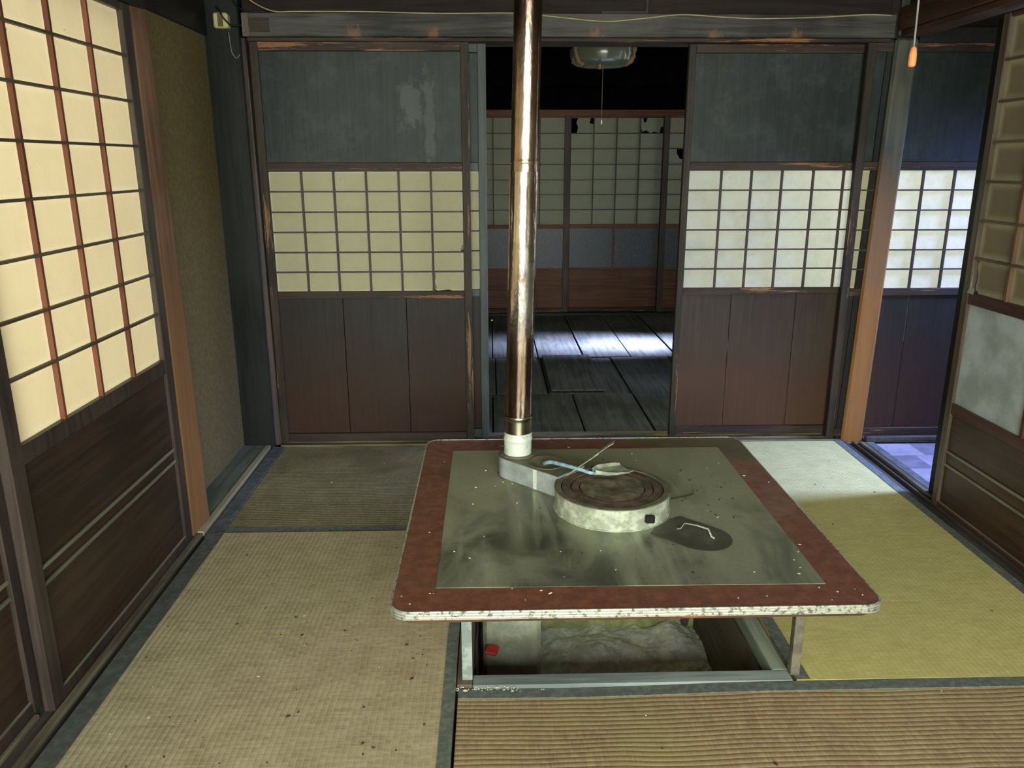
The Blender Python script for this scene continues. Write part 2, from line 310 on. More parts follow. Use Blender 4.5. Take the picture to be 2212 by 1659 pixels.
# ------------------------------------------------------------------ mesh helpers
class MB:
    def __init__(s, o=(0, 0, 0)): s.bm = bmesh.new(); s.o = Vector(o)
    def v(s, p): return s.bm.verts.new(Vector(p)-s.o)
    def box(s, x0, x1, y0, y1, z0, z1):
        c = [(x0, y0, z0), (x1, y0, z0), (x1, y1, z0), (x0, y1, z0), (x0, y0, z1), (x1, y0, z1), (x1, y1, z1), (x0, y1, z1)]
        return s.hexa(c)
    def hexa(s, c):
        v = [s.v(p) for p in c]
        for f in ((3, 2, 1, 0), (4, 5, 6, 7), (0, 1, 5, 4), (1, 2, 6, 5), (2, 3, 7, 6), (3, 0, 4, 7)): s.bm.faces.new([v[i] for i in f])
        return s
    def quad(s, a, b, c, d): s.bm.faces.new([s.v(p) for p in (a, b, c, d)]); return s
    def prism(s, pts, z0, z1):
        lo = [s.v((x, y, z0)) for x, y in pts]; hi = [s.v((x, y, z1)) for x, y in pts]; n = len(pts)
        s.bm.faces.new(hi); s.bm.faces.new(lo[::-1])
        for i in range(n): s.bm.faces.new((lo[i], lo[(i+1) % n], hi[(i+1) % n], hi[i]))
        return s
    def lathe(s, c, prof, n=48, axis=None, caps=True):
        """prof: (radius, height) list from bottom; axis: function h -> (dx, dy)"""
        rings = []
        for r, hh in prof:
            dx, dy = axis(hh) if axis else (0, 0)
            rings.append([s.v((c[0]+dx+r*math.cos(2*math.pi*i/n), c[1]+dy+r*math.sin(2*math.pi*i/n), hh)) for i in range(n)])
        for a, b in zip(rings, rings[1:]):
            for i in range(n): s.bm.faces.new((a[i], a[(i+1) % n], b[(i+1) % n], b[i]))
        if caps:
            s.bm.faces.new(rings[-1]); s.bm.faces.new(rings[0][::-1])
        return s
    def tube(s, pts, r, n=8, flat=None):
        pts = [Vector(p) for p in pts]; rings = []
        rr = r if isinstance(r, (list, tuple)) else [r]*len(pts)
        for i, p in enumerate(pts):
            d = (pts[min(i+1, len(pts)-1)]-pts[max(i-1, 0)]).normalized()
            up = Vector((0, 0, 1)) if abs(d.z) < .95 else Vector((1, 0, 0))
            a = d.cross(up).normalized(); b = a.cross(d).normalized()
            fa = flat if flat else 1.0
            rings.append([s.v(p+a*rr[i]*math.cos(2*math.pi*k/n)+b*rr[i]*fa*math.sin(2*math.pi*k/n)) for k in range(n)])
        for A, B in zip(rings, rings[1:]):
            for k in range(n): s.bm.faces.new((A[k], A[(k+1) % n], B[(k+1) % n], B[k]))
        s.bm.faces.new(rings[-1]); s.bm.faces.new(rings[0][::-1]); return s
    def build(s, name, mat, parent=None, smooth=False, bevel=0, loc=None):
        bmesh.ops.recalc_face_normals(s.bm, faces=s.bm.faces[:])
        me = bpy.data.meshes.new(name); s.bm.to_mesh(me); s.bm.free(); me.materials.append(mat)
        if smooth:
            for p in me.polygons: p.use_smooth = True
        o = bpy.data.objects.new(name, me); COL.objects.link(o)
        if parent is not None: o.parent = parent
        else: o.location = s.o
        if loc is not None: o.location = loc
        if bevel:
            md = o.modifiers.new('bevel', 'BEVEL'); md.width = bevel; md.segments = 1; md.limit_method = 'ANGLE'
        if smooth == 'auto':
            try: me.set_sharp_from_angle(angle=R(35))
            except Exception: pass
        return o
def tag(o, label=None, cat=None, group=None, kind=None):
    if label: o['label'] = label
    if cat: o['category'] = cat
    if group: o['group'] = group
    if kind: o['kind'] = kind
    return o
def thing(name, label, cat, loc=(0, 0, 0), rz=0, group=None, kind=None):
    o = bpy.data.objects.new(name, None); COL.objects.link(o); o.location = loc; o.rotation_euler = (0, 0, rz)
    o.empty_display_size = .05
    return tag(o, label, cat, group, kind)
def inst(src, parent, loc, name=None):
    o = src.copy(); COL.objects.link(o); o.parent = parent; o.location = loc
    return o
# ------------------------------------------------------------------ structure
YB = 3.584
# sub-floor with the hearth opening
PX0, PX1, PY0, PY1 = -.056, .720, 1.762, 2.52
f = MB()
for b in ((-1.3, -.131, -1.6, 3.6), (.801, 1.62, -1.6, 3.6), (-.131, .801, -1.6, 1.699), (-.131, .801, 2.601, 3.6)):
    f.box(*b, -.09, -.052)
tag(f.build('floor', M['underlay']), 'dark wooden sub-floor under the straw mats', 'floor', kind='structure')
# back room floor boards
def boards_floor():
    root = thing('floor', 'dusty grey board floor of the dark back room', 'floor', (0, 3.66, 0), kind='structure')
    o = (0, 3.66, 0)
    MB(o).box(-1.5, 3.0, 3.66, 6.9, -.10, -.075).build('sub_floor', M['underlay'], root)
    def bd(x0, x1, y0, y1, z=-.035, tilt=0):
        g = .004
        MB(o).hexa([(x0+g, y0+g, z), (x1-g, y0+g, z+tilt), (x1-g, y1-g, z+tilt), (x0+g, y1-g, z),
                    (x0+g, y0+g, z+.032), (x1-g, y0+g, z+.032+tilt), (x1-g, y1-g, z+.032+tilt), (x0+g, y1-g, z+.032)]).build('floor_board', M['floor_board'], root, bevel=.002)
    xs = [-1.5, -1.0, -.63, -.32, .0, .31, .62, .94, 1.255, 1.6, 2.0, 2.5, 3.0]
    for a, b in zip(xs, xs[1:]): bd(a, b, 5.225, 6.78, -.034+random.uniform(-.003, .003), random.uniform(-.003, .003))
    xs = [-1.5, -1.0, -.65, -.3, .02, .32, .795, 1.19, 1.6, 2.0, 2.5, 3.0]
    for a, b in zip(xs, xs[1:]): bd(a, b, 4.36, 5.215 if a != 1.19 else 5.1, -.036+random.uniform(-.003, .003), random.uniform(-.003, .003))
    xs = [-1.5, -1.0, -.65, -.3, .0, .452, .797, 1.19, 1.6, 2.0, 2.5, 3.0]
    for a, b in zip(xs, xs[1:]): bd(a, b, 3.67, 4.352, -.036+random.uniform(-.003, .003), random.uniform(-.002, .002))
    return root
boards_floor()
MB((.49, 4.8, 0)).box(.335, .655, 4.375, 5.23, -.001, .011).build('loose_board', M['floor_board'], bevel=.002)
tag(bpy.data.objects['loose_board'], 'loose square grey board lying on the back room floor', 'board')
# hall floor with vinyl tiles
hf = thing('floor', 'checkered grey purple vinyl floor of the side hall', 'floor', (1.78, 2.0, 0), kind='structure')
MB((1.78, 2.0, 0)).box(1.745, 3.4, -.2, 3.48, -.06, -.012).build('sub_floor', M['underlay'], hf)
MB((1.78, 2.0, 0)).box(1.747, 1.785, 1.2, 3.475, -.012, .0).build('edge_strip', M['heri_dark'], hf)
tm = {}
for j in range(9):
    for i in range(5):
        y0 = 3.455-(j+1)*.155; x0 = 1.787+i*.155+(-.05 if j % 2 else 0)
        x0c = max(x0, 1.787)
        k = (i+j) % 2
        MB((1.78, 2.0, 0)).box(x0c, x0+.154, y0, y0+.154, -.012, -.002).build('floor_tile', M['vinyl_a'] if k else M['vinyl_b'], hf)
# back wall: lintel, upper boards, threshold
def bx(name, mat, b, label, cat='trim', bevel=.003, kind='structure'):
    o = (b[0], b[2], b[4])
    return tag(MB(o).box(*b).build(name, mat, bevel=bevel), label, cat, kind=kind)
wb = thing('wall_back', 'dark boarded wall above the sliding doors', 'wall', (0, 3.52, 1.846), kind='structure')
for a, b in ((-1.0, .645), (.652, 1.66)):
    MB((0, 3.52, 1.846)).box(a, b, 3.53, 3.56, 1.846, 2.36).build('board', M['upper_board'], wb, bevel=.002)
MB((0, 3.52, 1.846)).box(.640, .650, 3.522, 3.545, 1.846, 2.36).build('batten', M['rail'], wb)
MB((0, 3.52, 1.846)).box(.455, .645, 3.508, 3.53, 1.846, 1.858).build('batten', M['rail'], wb)
MB((0, 3.52, 1.846)).box(1.66, 3.1, 3.53, 3.56, 1.76, 2.36).build('board', M['upper_board'], wb)
tr = thing('trim_1', 'grey weathered lintel beam with rusty nail stains above the sliding doors', 'beam', (-.98, 3.49, 1.76), kind='structure')
MB((-.98, 3.49, 1.76)).box(-.992, 1.665, 3.487, 3.62, 1.757, 1.846).build('beam', M['lintel'], tr, bevel=.003)
MB((-.98, 3.49, 1.76)).box(-.985, 1.660, 3.505, 3.66, 1.742, 1.757).build('groove_lip', M['rail'], tr, bevel=.002)
MB((-.98, 3.49, 1.76)).box(-.992, -.965, 3.480, 3.487, 1.757, 1.843).build('end_block', M['rside_stile'], tr)
MB((-.98, 3.49, 1.76)).box(-.962, -.885, 3.482, 3.487, 1.774, 1.826).build('mortise_plug', M['rail'], tr)
MB((-.98, 3.49, 1.76)).box(1.78, 3.1, 3.505, 3.66, 1.742, 1.80).build('beam', M['soot_y'], tr)
th = thing('trim_2', 'worn threshold with sliding tracks below the back doors', 'threshold', (0, 3.5, -.05), kind='structure')
o_ = (0, 3.5, -.05)
MB(o_).box(-.985, 1.64, 3.502, 3.68, -.05, -.004).build('sill_board', M['thresh'], th, bevel=.002)
for y0, y1, z1 in ((3.502, 3.516, .004), (3.546, 3.560, .006), (3.596, 3.612, .008)):
    MB(o_).box(-.985, 1.64, y0, y1, -.004, z1).build('track_rib', M['thresh'], th, bevel=.001)
MB(o_).box(1.75, 3.1, 3.475, 3.60, -.05, .002).build('sill_board', M['soot_y'], th, bevel=.002)
MB(o_).box(1.75, 3.1, 3.475, 3.50, .002, .024).build('track_rib', M['track_dark'], th, bevel=.002)
# left recess: plaster wall, sill, posts
bx('wall_left', M['plaster'], (-1.22, -1.152, 2.70, 3.55, .0, 1.78), 'olive plaster wall recessed at the left corner', 'wall', 0)
si = thing('trim_3', 'dusty green floor sill board below the olive plaster', 'sill', (-1.1, 2.7, -.05), kind='structure')
MB((-1.1, 2.7, -.05)).box(-1.155, -1.050, 2.64, 3.50, -.05, .006).build('sill_board', M['sill'], si, bevel=.001)
MB((-1.1, 2.7, -.05)).box(-1.050, -1.028, 2.60, 3.495, -.05, .009).build('lip', M['sill_lip'], si, bevel=.001)
MB((-1.1, 2.7, -.05)).box(-1.018, -.966, 2.60, 3.497, -.05, -.001).build('edge_board', M['heri_dark'], si, bevel=.001)
lt = thing('trim_4', 'long worn sliding track along the left wall', 'track', (-1.1, 0, -.05), kind='structure')
o_ = (-1.1, 0, -.05)
MB(o_).box(-1.16, -1.028, -1.5, 2.60, -.05, -.008).build('track_board', M['track_dark'], lt)
MB(o_).box(-1.052, -1.030, -1.5, 2.60, -.008, .004).build('track_rib', M['track'], lt, bevel=.002)
MB(o_).box(-1.096, -1.084, -1.5, 1.640, -.008, .004).build('track_rib', M['track'], lt, bevel=.002)
MB(o_).box(-1.160, -1.150, -1.5, 2.60, -.008, .004).build('track_rib', M['track'], lt, bevel=.002)
# orange jamb post (slightly leaning)
tag(MB((-1.05, 2.6, 0)).hexa([(-1.13, 2.575, .0), (-1.054, 2.575, .0), (-1.040, 2.705, .0), (-1.15, 2.705, .0),
     (-1.13, 2.575, 1.74), (-1.054, 2.575, 1.74), (-1.040, 2.650, 1.74), (-1.15, 2.650, 1.74)]).build('post', M['orange_post'], bevel=.003),
    'pale orange brown wooden post between left paper screen and olive plaster', 'post', kind='structure')
tag(MB((-1.08, 3.52, 0)).box(-1.20, -1.010, 3.505, 3.64, -.02, 2.36).build('post', M['soot'], bevel=.006), 'thick black sooty post in the left rear corner', 'post', kind='structure')
tag(MB((-1.0, 3.53, 0)).hexa([(-1.010, 3.512, 0), (-.984, 3.525, 0), (-.984, 3.64, 0), (-1.010, 3.64, 0), (-1.010, 3.512, 1.757), (-.995, 3.525, 1.757), (-.995, 3.64, 1.757), (-1.010, 3.64, 1.757)]).build('post', M['side_stile'], bevel=.002),
    'narrow dark door jamb beside the sooty corner post', 'post', kind='structure')
bx('trim_5', M['soot_y'], (-1.20, -1.040, -1.5, 2.655, 1.712, 1.86), 'black head beam over the left paper screens', 'beam')
bx('trim_11', M['soot_y'], (-1.21, -1.140, 2.656, 3.504, 1.762, 1.90), 'black beam above the olive plaster wall', 'beam')
bx('wall_left', M['plaster_dark'], (-1.21, -1.150, 2.656, 3.504, 1.90, 2.36), 'dark wall above the beam in the left recess', 'wall', 0)
bx('wall_left', M['plaster_dark'], (-1.18, -1.06, -1.5, 2.655, 1.86, 2.36), 'dark wall above the left head beam', 'wall', 0)
bx('wall_left', M['plaster_dark'], (-3.9, -1.21, 3.56, 3.62, -.1, 2.36), 'dark wall outside the left corner', 'wall', 0)
# right post, leaning
tag(MB((1.7, 3.5, 0)).hexa([(1.643, 3.505, -.02), (1.743, 3.500, -.02), (1.747, 3.60, -.02), (1.66, 3.60, -.02),
     (1.681, 3.500, 1.76), (1.780, 3.500, 1.76), (1.780, 3.60, 1.76), (1.690, 3.60, 1.76)]).build('post', M['right_post'], bevel=.010),
    'leaning post with dark top and amber worn foot at right rear', 'post', kind='structure')
bx('post', M['right_post'], (1.690, 1.755, 3.505, 3.60, 1.765, 2.36), 'upper part of the right rear post above the lintel', 'post', .006)
tag(MB((1.63, 3.54, 0)).hexa([(1.622, 3.525, 0), (1.644, 3.525, 0), (1.66, 3.60, 0), (1.622, 3.538, 0), (1.66, 3.525, 1.757), (1.682, 3.525, 1.757), (1.69, 3.60, 1.757), (1.66, 3.538, 1.757)]).build('post', M['soot'], bevel=0),
    'thin dark strip added as the shaded left side of the amber post', 'post', kind='structure')  # dark strip stands for the shade on the post's left side
# right wall: track, beam
rt = thing('trim_6', 'grooved sliding track along the right wall', 'track', (1.69, 0, -.05), kind='structure')
o_ = (1.69, 0, -.05)
MB(o_).box(1.640, 1.752, -1.5, 3.50, -.05, -.016).build('track_board', M['track_dark'], rt)
for x0, x1 in ((1.642, 1.664), (1.690, 1.700), (1.724, 1.750)):
    MB(o_).box(x0, x1, -1.5, 3.498, -.016, -.002).build('track_rib', M['track_dark'] if x0 != 1.724 else M['track'], rt, bevel=.002)
rb = thing('trim_7', 'red brown beam above the right paper screens', 'beam', (1.69, 0, 1.77), kind='structure')
MB((1.69, 0, 1.77)).box(1.685, 1.80, -1.5, 3.505, 1.786, 1.875).build('beam', M['nageshi'], rb, bevel=.004)
MB((1.69, 0, 1.77)).box(1.695, 1.79, -1.5, 3.495, 1.762, 1.786).build('groove_lip', M['nageshi'], rb, bevel=.003)
bx('wall_right', M['plaster_dark'], (1.72, 1.80, -1.5, 3.505, 1.875, 2.36), 'dark wall above the right beam', 'wall', 0)
# hall shell
bx('ceiling', M['ceiling'], (-1.2, 1.8, -1.5, 3.62, 2.36, 2.40), 'dark wooden ceiling', 'ceiling', 0)
bx('ceiling', M['ceiling'], (1.801, 3.6, -1.5, 3.60, 2.36, 2.40), 'dark hall ceiling', 'ceiling', 0)
bx('wall_right', M['plaster_dark'], (3.4, 3.46, -1.5, 2.95, -.1, 2.36), 'dark outer wall of the side hall', 'wall', 0)
bx('wall_right', M['plaster_dark'], (3.4, 3.46, 2.95, 3.6, 1.95, 2.36), 'wall above the hall window', 'wall', 0)
# front of the room: open veranda side; posts added to stripe the pipe reflections
for x in (-1.06, -.52, .18, .86, 1.70):
    bx('post', M['soot'], (x-.035, x+.035, -1.62, -1.55, -.05, 2.36), 'post added on the open front side to stripe the pipe reflections', 'post', .004)
bx('wall_front', M['plaster_dark'], (-1.2, 3.6, -1.60, -1.52, 2.15, 2.36), 'dark wall over the open front', 'wall', 0)
# back room shell
bx('wall_back', M['black'], (-1.5, 3.0, 6.86, 6.92, 1.66, 2.6), 'dark upper wall of the back room', 'wall', 0)
bx('wall_left', M['ceiling'], (-1.56, -1.5, 3.66, 6.92, -.1, 2.6), 'dark left wall of the back room', 'wall', 0)
bx('wall_right', M['ceiling'], (3.0, 3.06, 3.68, 5.05, -.1, 2.6), 'near right wall of the back room', 'wall', 0)
bx('wall_right', M['ceiling'], (3.0, 3.06, 6.1, 6.92, -.1, 2.6), 'far right wall of the back room', 'wall', 0)
bx('ceiling', M['ceiling'], (-1.5, 3.06, 3.62, 6.92, 2.6, 2.64), 'black ceiling of the back room', 'ceiling', 0)
bx('wall_back', M['black'], (-1.6, 3.1, 7.3, 7.34, -.1, 2.6), 'black wall added behind the far screens to hide the sky', 'wall', 0)  # unseen backing wall, added so torn panes look dark instead of sky
bx('trim_8', M['red_wood'], (-1.5, 3.0, 6.80, 6.86, 1.63, 1.68), 'reddish lintel above the far screens', 'lintel', .002)
bx('trim_9', M['soot_y'], (-1.5, 3.0, 6.75, 6.86, -.04, .014), 'dark sill below the far screens', 'sill', .002)
bx('trim_10', M['black'], (-1.5, 3.0, 6.55, 6.70, 1.84, 2.05), 'black beam across the back room', 'beam', .002)
# ------------------------------------------------------------------ sliding doors
PANES = {}
def pane(parent, mat, x0, x1, z0, z1, y, poly=None):
    w, hh = round(x1-x0, 4), round(z1-z0, 4); key = (mat.name, w, hh)
    if poly is not None:
        mb = MB(); vs = [mb.v((a*w, 0, b*hh)) for a, b in poly]; mb.bm.faces.new(vs)
        return mb.build('paper_pane', mat, parent, loc=(x0, y, z0))
    if key not in PANES:
        mb = MB(); n = 3
        g = [[mb.v((w*i/n, .0012*math.sin(math.pi*i/n)*math.sin(math.pi*j/n), hh*j/n)) for i in range(n+1)] for j in range(n+1)]
        for j in range(n):
            for i in range(n): mb.bm.faces.new((g[j][i], g[j][i+1], g[j+1][i+1], g[j+1][i]))
        o = mb.build('paper_pane', mat, parent, smooth=True, loc=(x0, y, z0)); PANES[key] = o; return o
    return inst(PANES[key], parent, (x0, y, z0))
def leaf(name, label, loc, rz, w, z0, z1, t, st, mats, sections, kind='structure', right_st=None, cat='sliding door'):
    """local frame: x along the leaf, y into it, z up; sections bottom to top"""
    root = thing(name, label, cat, loc, rz, kind=kind)
    rs = right_st or st
    for a, b in ((0, st), (w-rs, w)): MB().box(a, b, 0, t, z0, z1).build('stile', mats['stile'], root, bevel=.002)
    for s in sections:
        k = s[0]
        if k == 'rail':
            MB().box(st, w-rs, .001, t-.001, s[1], s[2]).build('rail', s[3] if len(s) > 3 else mats['rail'], root, bevel=.0015)
        elif k == 'boards':
            xs = [st-.002]+list(s[3])+[w-rs+.002]
            for a, b in zip(xs, xs[1:]):
                MB().box(a+.0008, b-.0008, .010+random.uniform(0, .0015), .016, s[1], s[2]).build('panel_board', s[4], root, bevel=.0015)
        elif k == 'battens':
            for zz in s[1]: MB().box(st, w-rs, .003, .010, zz, zz+s[2]).build('batten', s[3], root, bevel=.0015)
        elif k == 'glass':
            xs = [st]+list(s[3])+[w-rs]
            for i, (a, b) in enumerate(zip(xs, xs[1:])):
                MB().box(a+(.008 if i else 0), b-(.008 if i < len(xs)-2 else 0), .012, .015, s[1], s[2]).build('pane', s[4], root)
                if i: MB().box(a-.008, a+.008, .002, .022, s[1], s[2]).build('mullion', mats['rail'], root, bevel=.001)
        elif k == 'lattice':
            _, a0, a1, xs, zs, pm, mw, mh, opts = s
            xs = [st]+list(xs)+[w-rs]; zs = [a0]+list(zs)+[a1]
            for x in xs[1:-1]: MB().box(x-mw/2, x+mw/2, .004, .0165, a0, a1).build('muntin', opts.get('vm', mats['muntin']), root)
            for z in zs[1:-1]: MB().box(st-(opts.get('ext', 0)), w-rs+opts.get('ext', 0), .002, .0135, z-mh/2, z+mh/2).build('muntin', opts.get('hm', mats['muntin']), root)
            for i in range(len(xs)-1):
                for j in range(len(zs)-1):
                    tp = opts.get('torn', {}).get((i, j))
                    if tp == 'none': continue
                    pane(root, opts.get('pm', {}).get(i, pm), xs[i], xs[i+1], zs[j], zs[j+1], .0172, tp)
    return root
dm = dict(stile=M['stile'], rail=M['rail'], muntin=M['muntin'])
dg = dict(stile=M['stile_grey'], rail=M['stile_grey'], muntin=M['muntin'])
ROWS = [.802, .888, .975, 1.061, 1.147]
def back_leaf(name, label, x0, y0, w, xs, seams, mats, bmat, pm, st=.034, torn={}, pmx={}, topm=None):
    return leaf(name, label, (x0, y0, 0), 0, w, .008, 1.744, .028, st, mats, [
        ('rail', .014, .054), ('boards', .054, .690, seams, bmat), ('rail', .684, .716),
        ('lattice', .716, 1.230, xs, ROWS, pm, .0085, .006, {'torn': torn, 'pm': pmx}),
        ('rail', 1.230, 1.266), ('boards', 1.266, 1.708, [], topm or M['panel_top']), ('rail', 1.708, 1.744)])
back_leaf('door_1', 'sliding door with cream paper grid, left of the stove pipe', -.982, 3.518, .894, [.173, .310, .448, .587, .725],
          [.318, .600], dm, M['board'], M['paper_back'], .034,
          torn={(5, 0): [(.05, .35), (.10, .18), (.04, .05), (.12, .0), (.5, .06), (.6, .0), (1, 0), (1, 1), (.04, 1), (.07, .7), (.03, .5)],
                (5, 2): [(0, 0), (.93, 0), (.90, .12), (.95, .3), (1, .35), (1, 1), (0, 1)]})
back_leaf('door_2', 'grey edged sliding door peeking out behind the left cream paper door', -.917, 3.562, .900, [.137+.034*1.1, .310, .448, .587, .725],
          [.318, .600], dg, M['board'], M['paper_back'], .036)
back_leaf('door_3', 'sliding door with bright pale green paper grid, right of the dark opening', .838, 3.566, .894, [.173, .306, .441, .579, .714, .85],
          [.255, .555], dm, M['board_right'], M['paper_white'], .030)
back_leaf('door_4', 'sliding door running behind the amber post into the hall', 1.576, 3.522, .900, [.172, .309, .447, .585, .722],
          [.318, .600], dm, M['board'], M['paper_back'], .036, pmx={1: M['paper_white'], 2: M['paper_white'], 3: M['paper_white'], 4: M['paper_white'], 5: M['paper_white']})  # whiter paper in the hall columns paints in their backlight
# left wall screens (local x -> world y, front faces +x)
dl = dict(stile=M['side_stile'], rail=M['side_stile'], muntin=M['muntin_red'])
LROWS = [.804, .930, 1.058, 1.186, 1.315, 1.442, 1.568]
def left_leaf(name, label, xf, y0):
    return leaf(name, label, (xf, y0, 0), R(90), .915, .0, 1.712, .026, .052, dl, [
        ('rail', .0, .030, M['side_stile']), ('boards', .030, .612, [], M['side_board']), ('battens', (.345, .304), .010, M['batten']), ('battens', (.026,), .008, M['batten']),
        ('rail', .610, .655), ('lattice', .655, 1.690, [.255, .455, .655], LROWS, M['paper_left'], .010, .007, {'vm': M['muntin_red'], 'hm': M['muntin_side'], 'ext': .02}),
        ('rail', 1.690, 1.712)])
left_leaf('door_5', 'tall glowing cream paper screen with dark lower panel on the left', -1.054, 1.652)
left_leaf('door_6', 'paper screen behind the glowing one, only its brown lower panel showing at the left edge', -1.098, .783)
left_leaf('door_7', 'left wall paper screen nearest to the open front', -1.054, -.085)
# right wall screens (local x -> world -y, front faces -x)
dr = dict(stile=M['rside_stile'], rail=M['rside_rail'], muntin=M['muntin'])
RROWS = [.938, 1.068, 1.200, 1.330, 1.460, 1.591]
def right_leaf(name, label, xf, y1, mats=dr, torn={}):
    return leaf(name, label, (xf, y1, 0), R(-90), .91, -.014, 1.735, .026, .036, mats, [
        ('rail', -.014, .012), ('boards', .012, .366, [], M['rside_board']), ('battens', (.212, .160), .009, M['batten']), ('battens', (.008,), .007, M['batten']),
        ('rail', .364, .404), ('glass', .404, .778, [.428], M['glass']), ('rail', .776, .816),
        ('lattice', .816, 1.722, [.235, .437, .640], RROWS, M['paper_right'], .010, .008, {'vm': M['muntin_brown'], 'hm': M['muntin_side'], 'ext': .006, 'torn': torn}),
        ('rail', 1.722, 1.735)])
right_leaf('door_9', 'brown paper screen with dusty glass pane at the right edge', 1.700, 2.812,
           torn={(0, 0): [(.16, .0), (1, 0), (1, 1), (.05, 1), (.02, .75), (.10, .4), (.04, .2)]})
dd = dict(stile=M['soot'], rail=M['rside_rail'], muntin=M['muntin'])
right_leaf('door_10', 'dark stiled screen peeking out behind the brown paper screen at right', 1.738, 2.905, dd)
right_leaf('door_11', 'brown paper screen on the right wall nearest the open front', 1.700, 1.02)
right_leaf('door_12', 'right wall screen beside the added front post', 1.738, 1.93, dd)
right_leaf('door_13', 'right wall screen at the front corner', 1.738, .13, dd)
# torn paper flap at the lower corner of the right screen
tag(MB((1.69, 2.77, .82)).quad((1.699, 2.785, .816), (1.693, 2.735, .815), (1.699, 2.745, .834), (1.702, 2.77, .838)).quad((1.700, 2.772, .838), (1.701, 2.764, .838), (1.698, 2.760, .90), (1.700, 2.764, .915)).build('paper_scrap', M['paper_white']),
    'torn pale paper flap at the lower corner of the right screen', 'paper scrap')
# far room screens
df = dict(stile=M['muntin'], rail=M['red_wood'], muntin=M['muntin'])
FROWS = [.882, 1.006, 1.126, 1.251, 1.374, 1.496]
def far_leaf(name, label, x0, w, xs, y0, torn={}, seams=(), st=.05):
    return leaf(name, label, (x0, y0, 0), 0, w, .014, 1.632, .03, st, df, [
        ('rail', .014, .05, M['rail']), ('boards', .05, .378, [], M['red_wood']), ('battens', (.235, .205), .010, M['red_wood']), ('rail', .376, .392, M['red_wood']),
        ('glass', .392, .730, seams, M['slate']), ('rail', .728, .762, M['red_wood']),
        ('lattice', .762, 1.618, xs, FROWS, M['paper_far'], .009, .007, {'torn': torn}), ('rail', 1.616, 1.632, M['red_wood'])])
far_leaf('door_14', 'left far paper screen seen behind the stove pipe', -.222, .88, [.243, .435, .628], 6.80, seams=[.435])
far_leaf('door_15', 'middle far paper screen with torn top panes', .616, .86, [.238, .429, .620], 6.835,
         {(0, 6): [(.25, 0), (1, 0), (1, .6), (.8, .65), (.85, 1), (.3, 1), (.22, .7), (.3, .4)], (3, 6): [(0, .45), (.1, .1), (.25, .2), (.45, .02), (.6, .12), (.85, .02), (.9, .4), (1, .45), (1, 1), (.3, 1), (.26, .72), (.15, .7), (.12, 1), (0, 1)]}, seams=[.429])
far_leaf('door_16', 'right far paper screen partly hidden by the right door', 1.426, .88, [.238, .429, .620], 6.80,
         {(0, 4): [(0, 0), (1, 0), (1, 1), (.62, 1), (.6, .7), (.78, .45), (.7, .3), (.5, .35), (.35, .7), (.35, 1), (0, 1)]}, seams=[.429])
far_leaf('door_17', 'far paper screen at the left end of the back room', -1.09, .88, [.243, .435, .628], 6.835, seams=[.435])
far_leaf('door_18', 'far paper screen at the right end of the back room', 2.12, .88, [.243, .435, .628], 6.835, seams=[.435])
# ------------------------------------------------------------------ tatami mats
def mat_obj(label, x0, x1, y0, y1, body, borders, warp=None, bmat=None, bmats=None):
    root = thing('straw_mat', label, 'straw mat', ((x0+x1)/2, (y0+y1)/2, -.05))
    o = root.location.copy()
    mb = MB(o); nx, ny = max(2, int((x1-x0)/.06)), max(2, int((y1-y0)/.06))
    def zz(x, y): return (warp(x, y) if warp else 0)+.0012*mnoise.noise(Vector((x*3, y*3, 0)))
    g = [[mb.v((x0+(x1-x0)*i/nx, y0+(y1-y0)*j/ny, zz(x0+(x1-x0)*i/nx, y0+(y1-y0)*j/ny))) for i in range(nx+1)] for j in range(ny+1)]
    for j in range(ny):
        for i in range(nx): mb.bm.faces.new((g[j][i], g[j][i+1], g[j+1][i+1], g[j+1][i]))
    lo = [mb.v((x, y, -.05)) for x, y in ((x0, y0), (x1, y0), (x1, y1), (x0, y1))]
    mb.bm.faces.new(lo[::-1])
    mb.bm.faces.new([lo[0], lo[1]]+[g[0][i] for i in range(nx, -1, -1)])
    mb.bm.faces.new([lo[1], lo[2]]+[g[j][nx] for j in range(ny, -1, -1)])
    mb.bm.faces.new([lo[2], lo[3]]+[g[ny][i] for i in range(nx+1)])
    mb.bm.faces.new([lo[3], lo[0]]+[g[j][0] for j in range(ny+1)])
    mb.build('mat_body', body, root, smooth='auto')
    for bi, (a, b, c, d) in enumerate(borders):
        mb = MB(o); n = 40; along_x = (b-a) > (d-c)
        rows = []
        for i in range(n+1):
            if along_x: x = a+(b-a)*i/n; p, q = (x, c), (x, d)
            else: y = c+(d-c)*i/n; p, q = (a, y), (b, y)
            wob = .0012*mnoise.noise(Vector((p[0]*5, p[1]*5, 3)))
            e = (0, wob) if along_x else (wob, 0)
            p = (p[0]+e[0], p[1]+e[1]); q = (q[0]+e[0], q[1]+e[1])
            rows.append((mb.v((p[0], p[1], zz(*p)+.0022)), mb.v((q[0], q[1], zz(*q)+.0022)), mb.v((p[0], p[1], zz(*p)-.006)), mb.v((q[0], q[1], zz(*q)-.006))))
        for r0, r1 in zip(rows, rows[1:]):
            mb.bm.faces.new((r0[0], r1[0], r1[1], r0[1])); mb.bm.faces.new((r0[2], r1[2], r1[0], r0[0])); mb.bm.faces.new((r0[1], r1[1], r1[3], r0[3]))
        mb.build('cloth_border', bmats[bi] if bmats else (bmat or M['heri']), root)
    return root
mat_obj('pale beige straw mat at the left front with lengthwise ribs', -1.010, -.100, .80, 2.604, M['mat_left'], [(-1.010, -.957, .80, 2.604), (-.130, -.099, .80, 2.604)], bmat=M['heri_dark'], bmats=(M['heri_dark'], M['heri']))
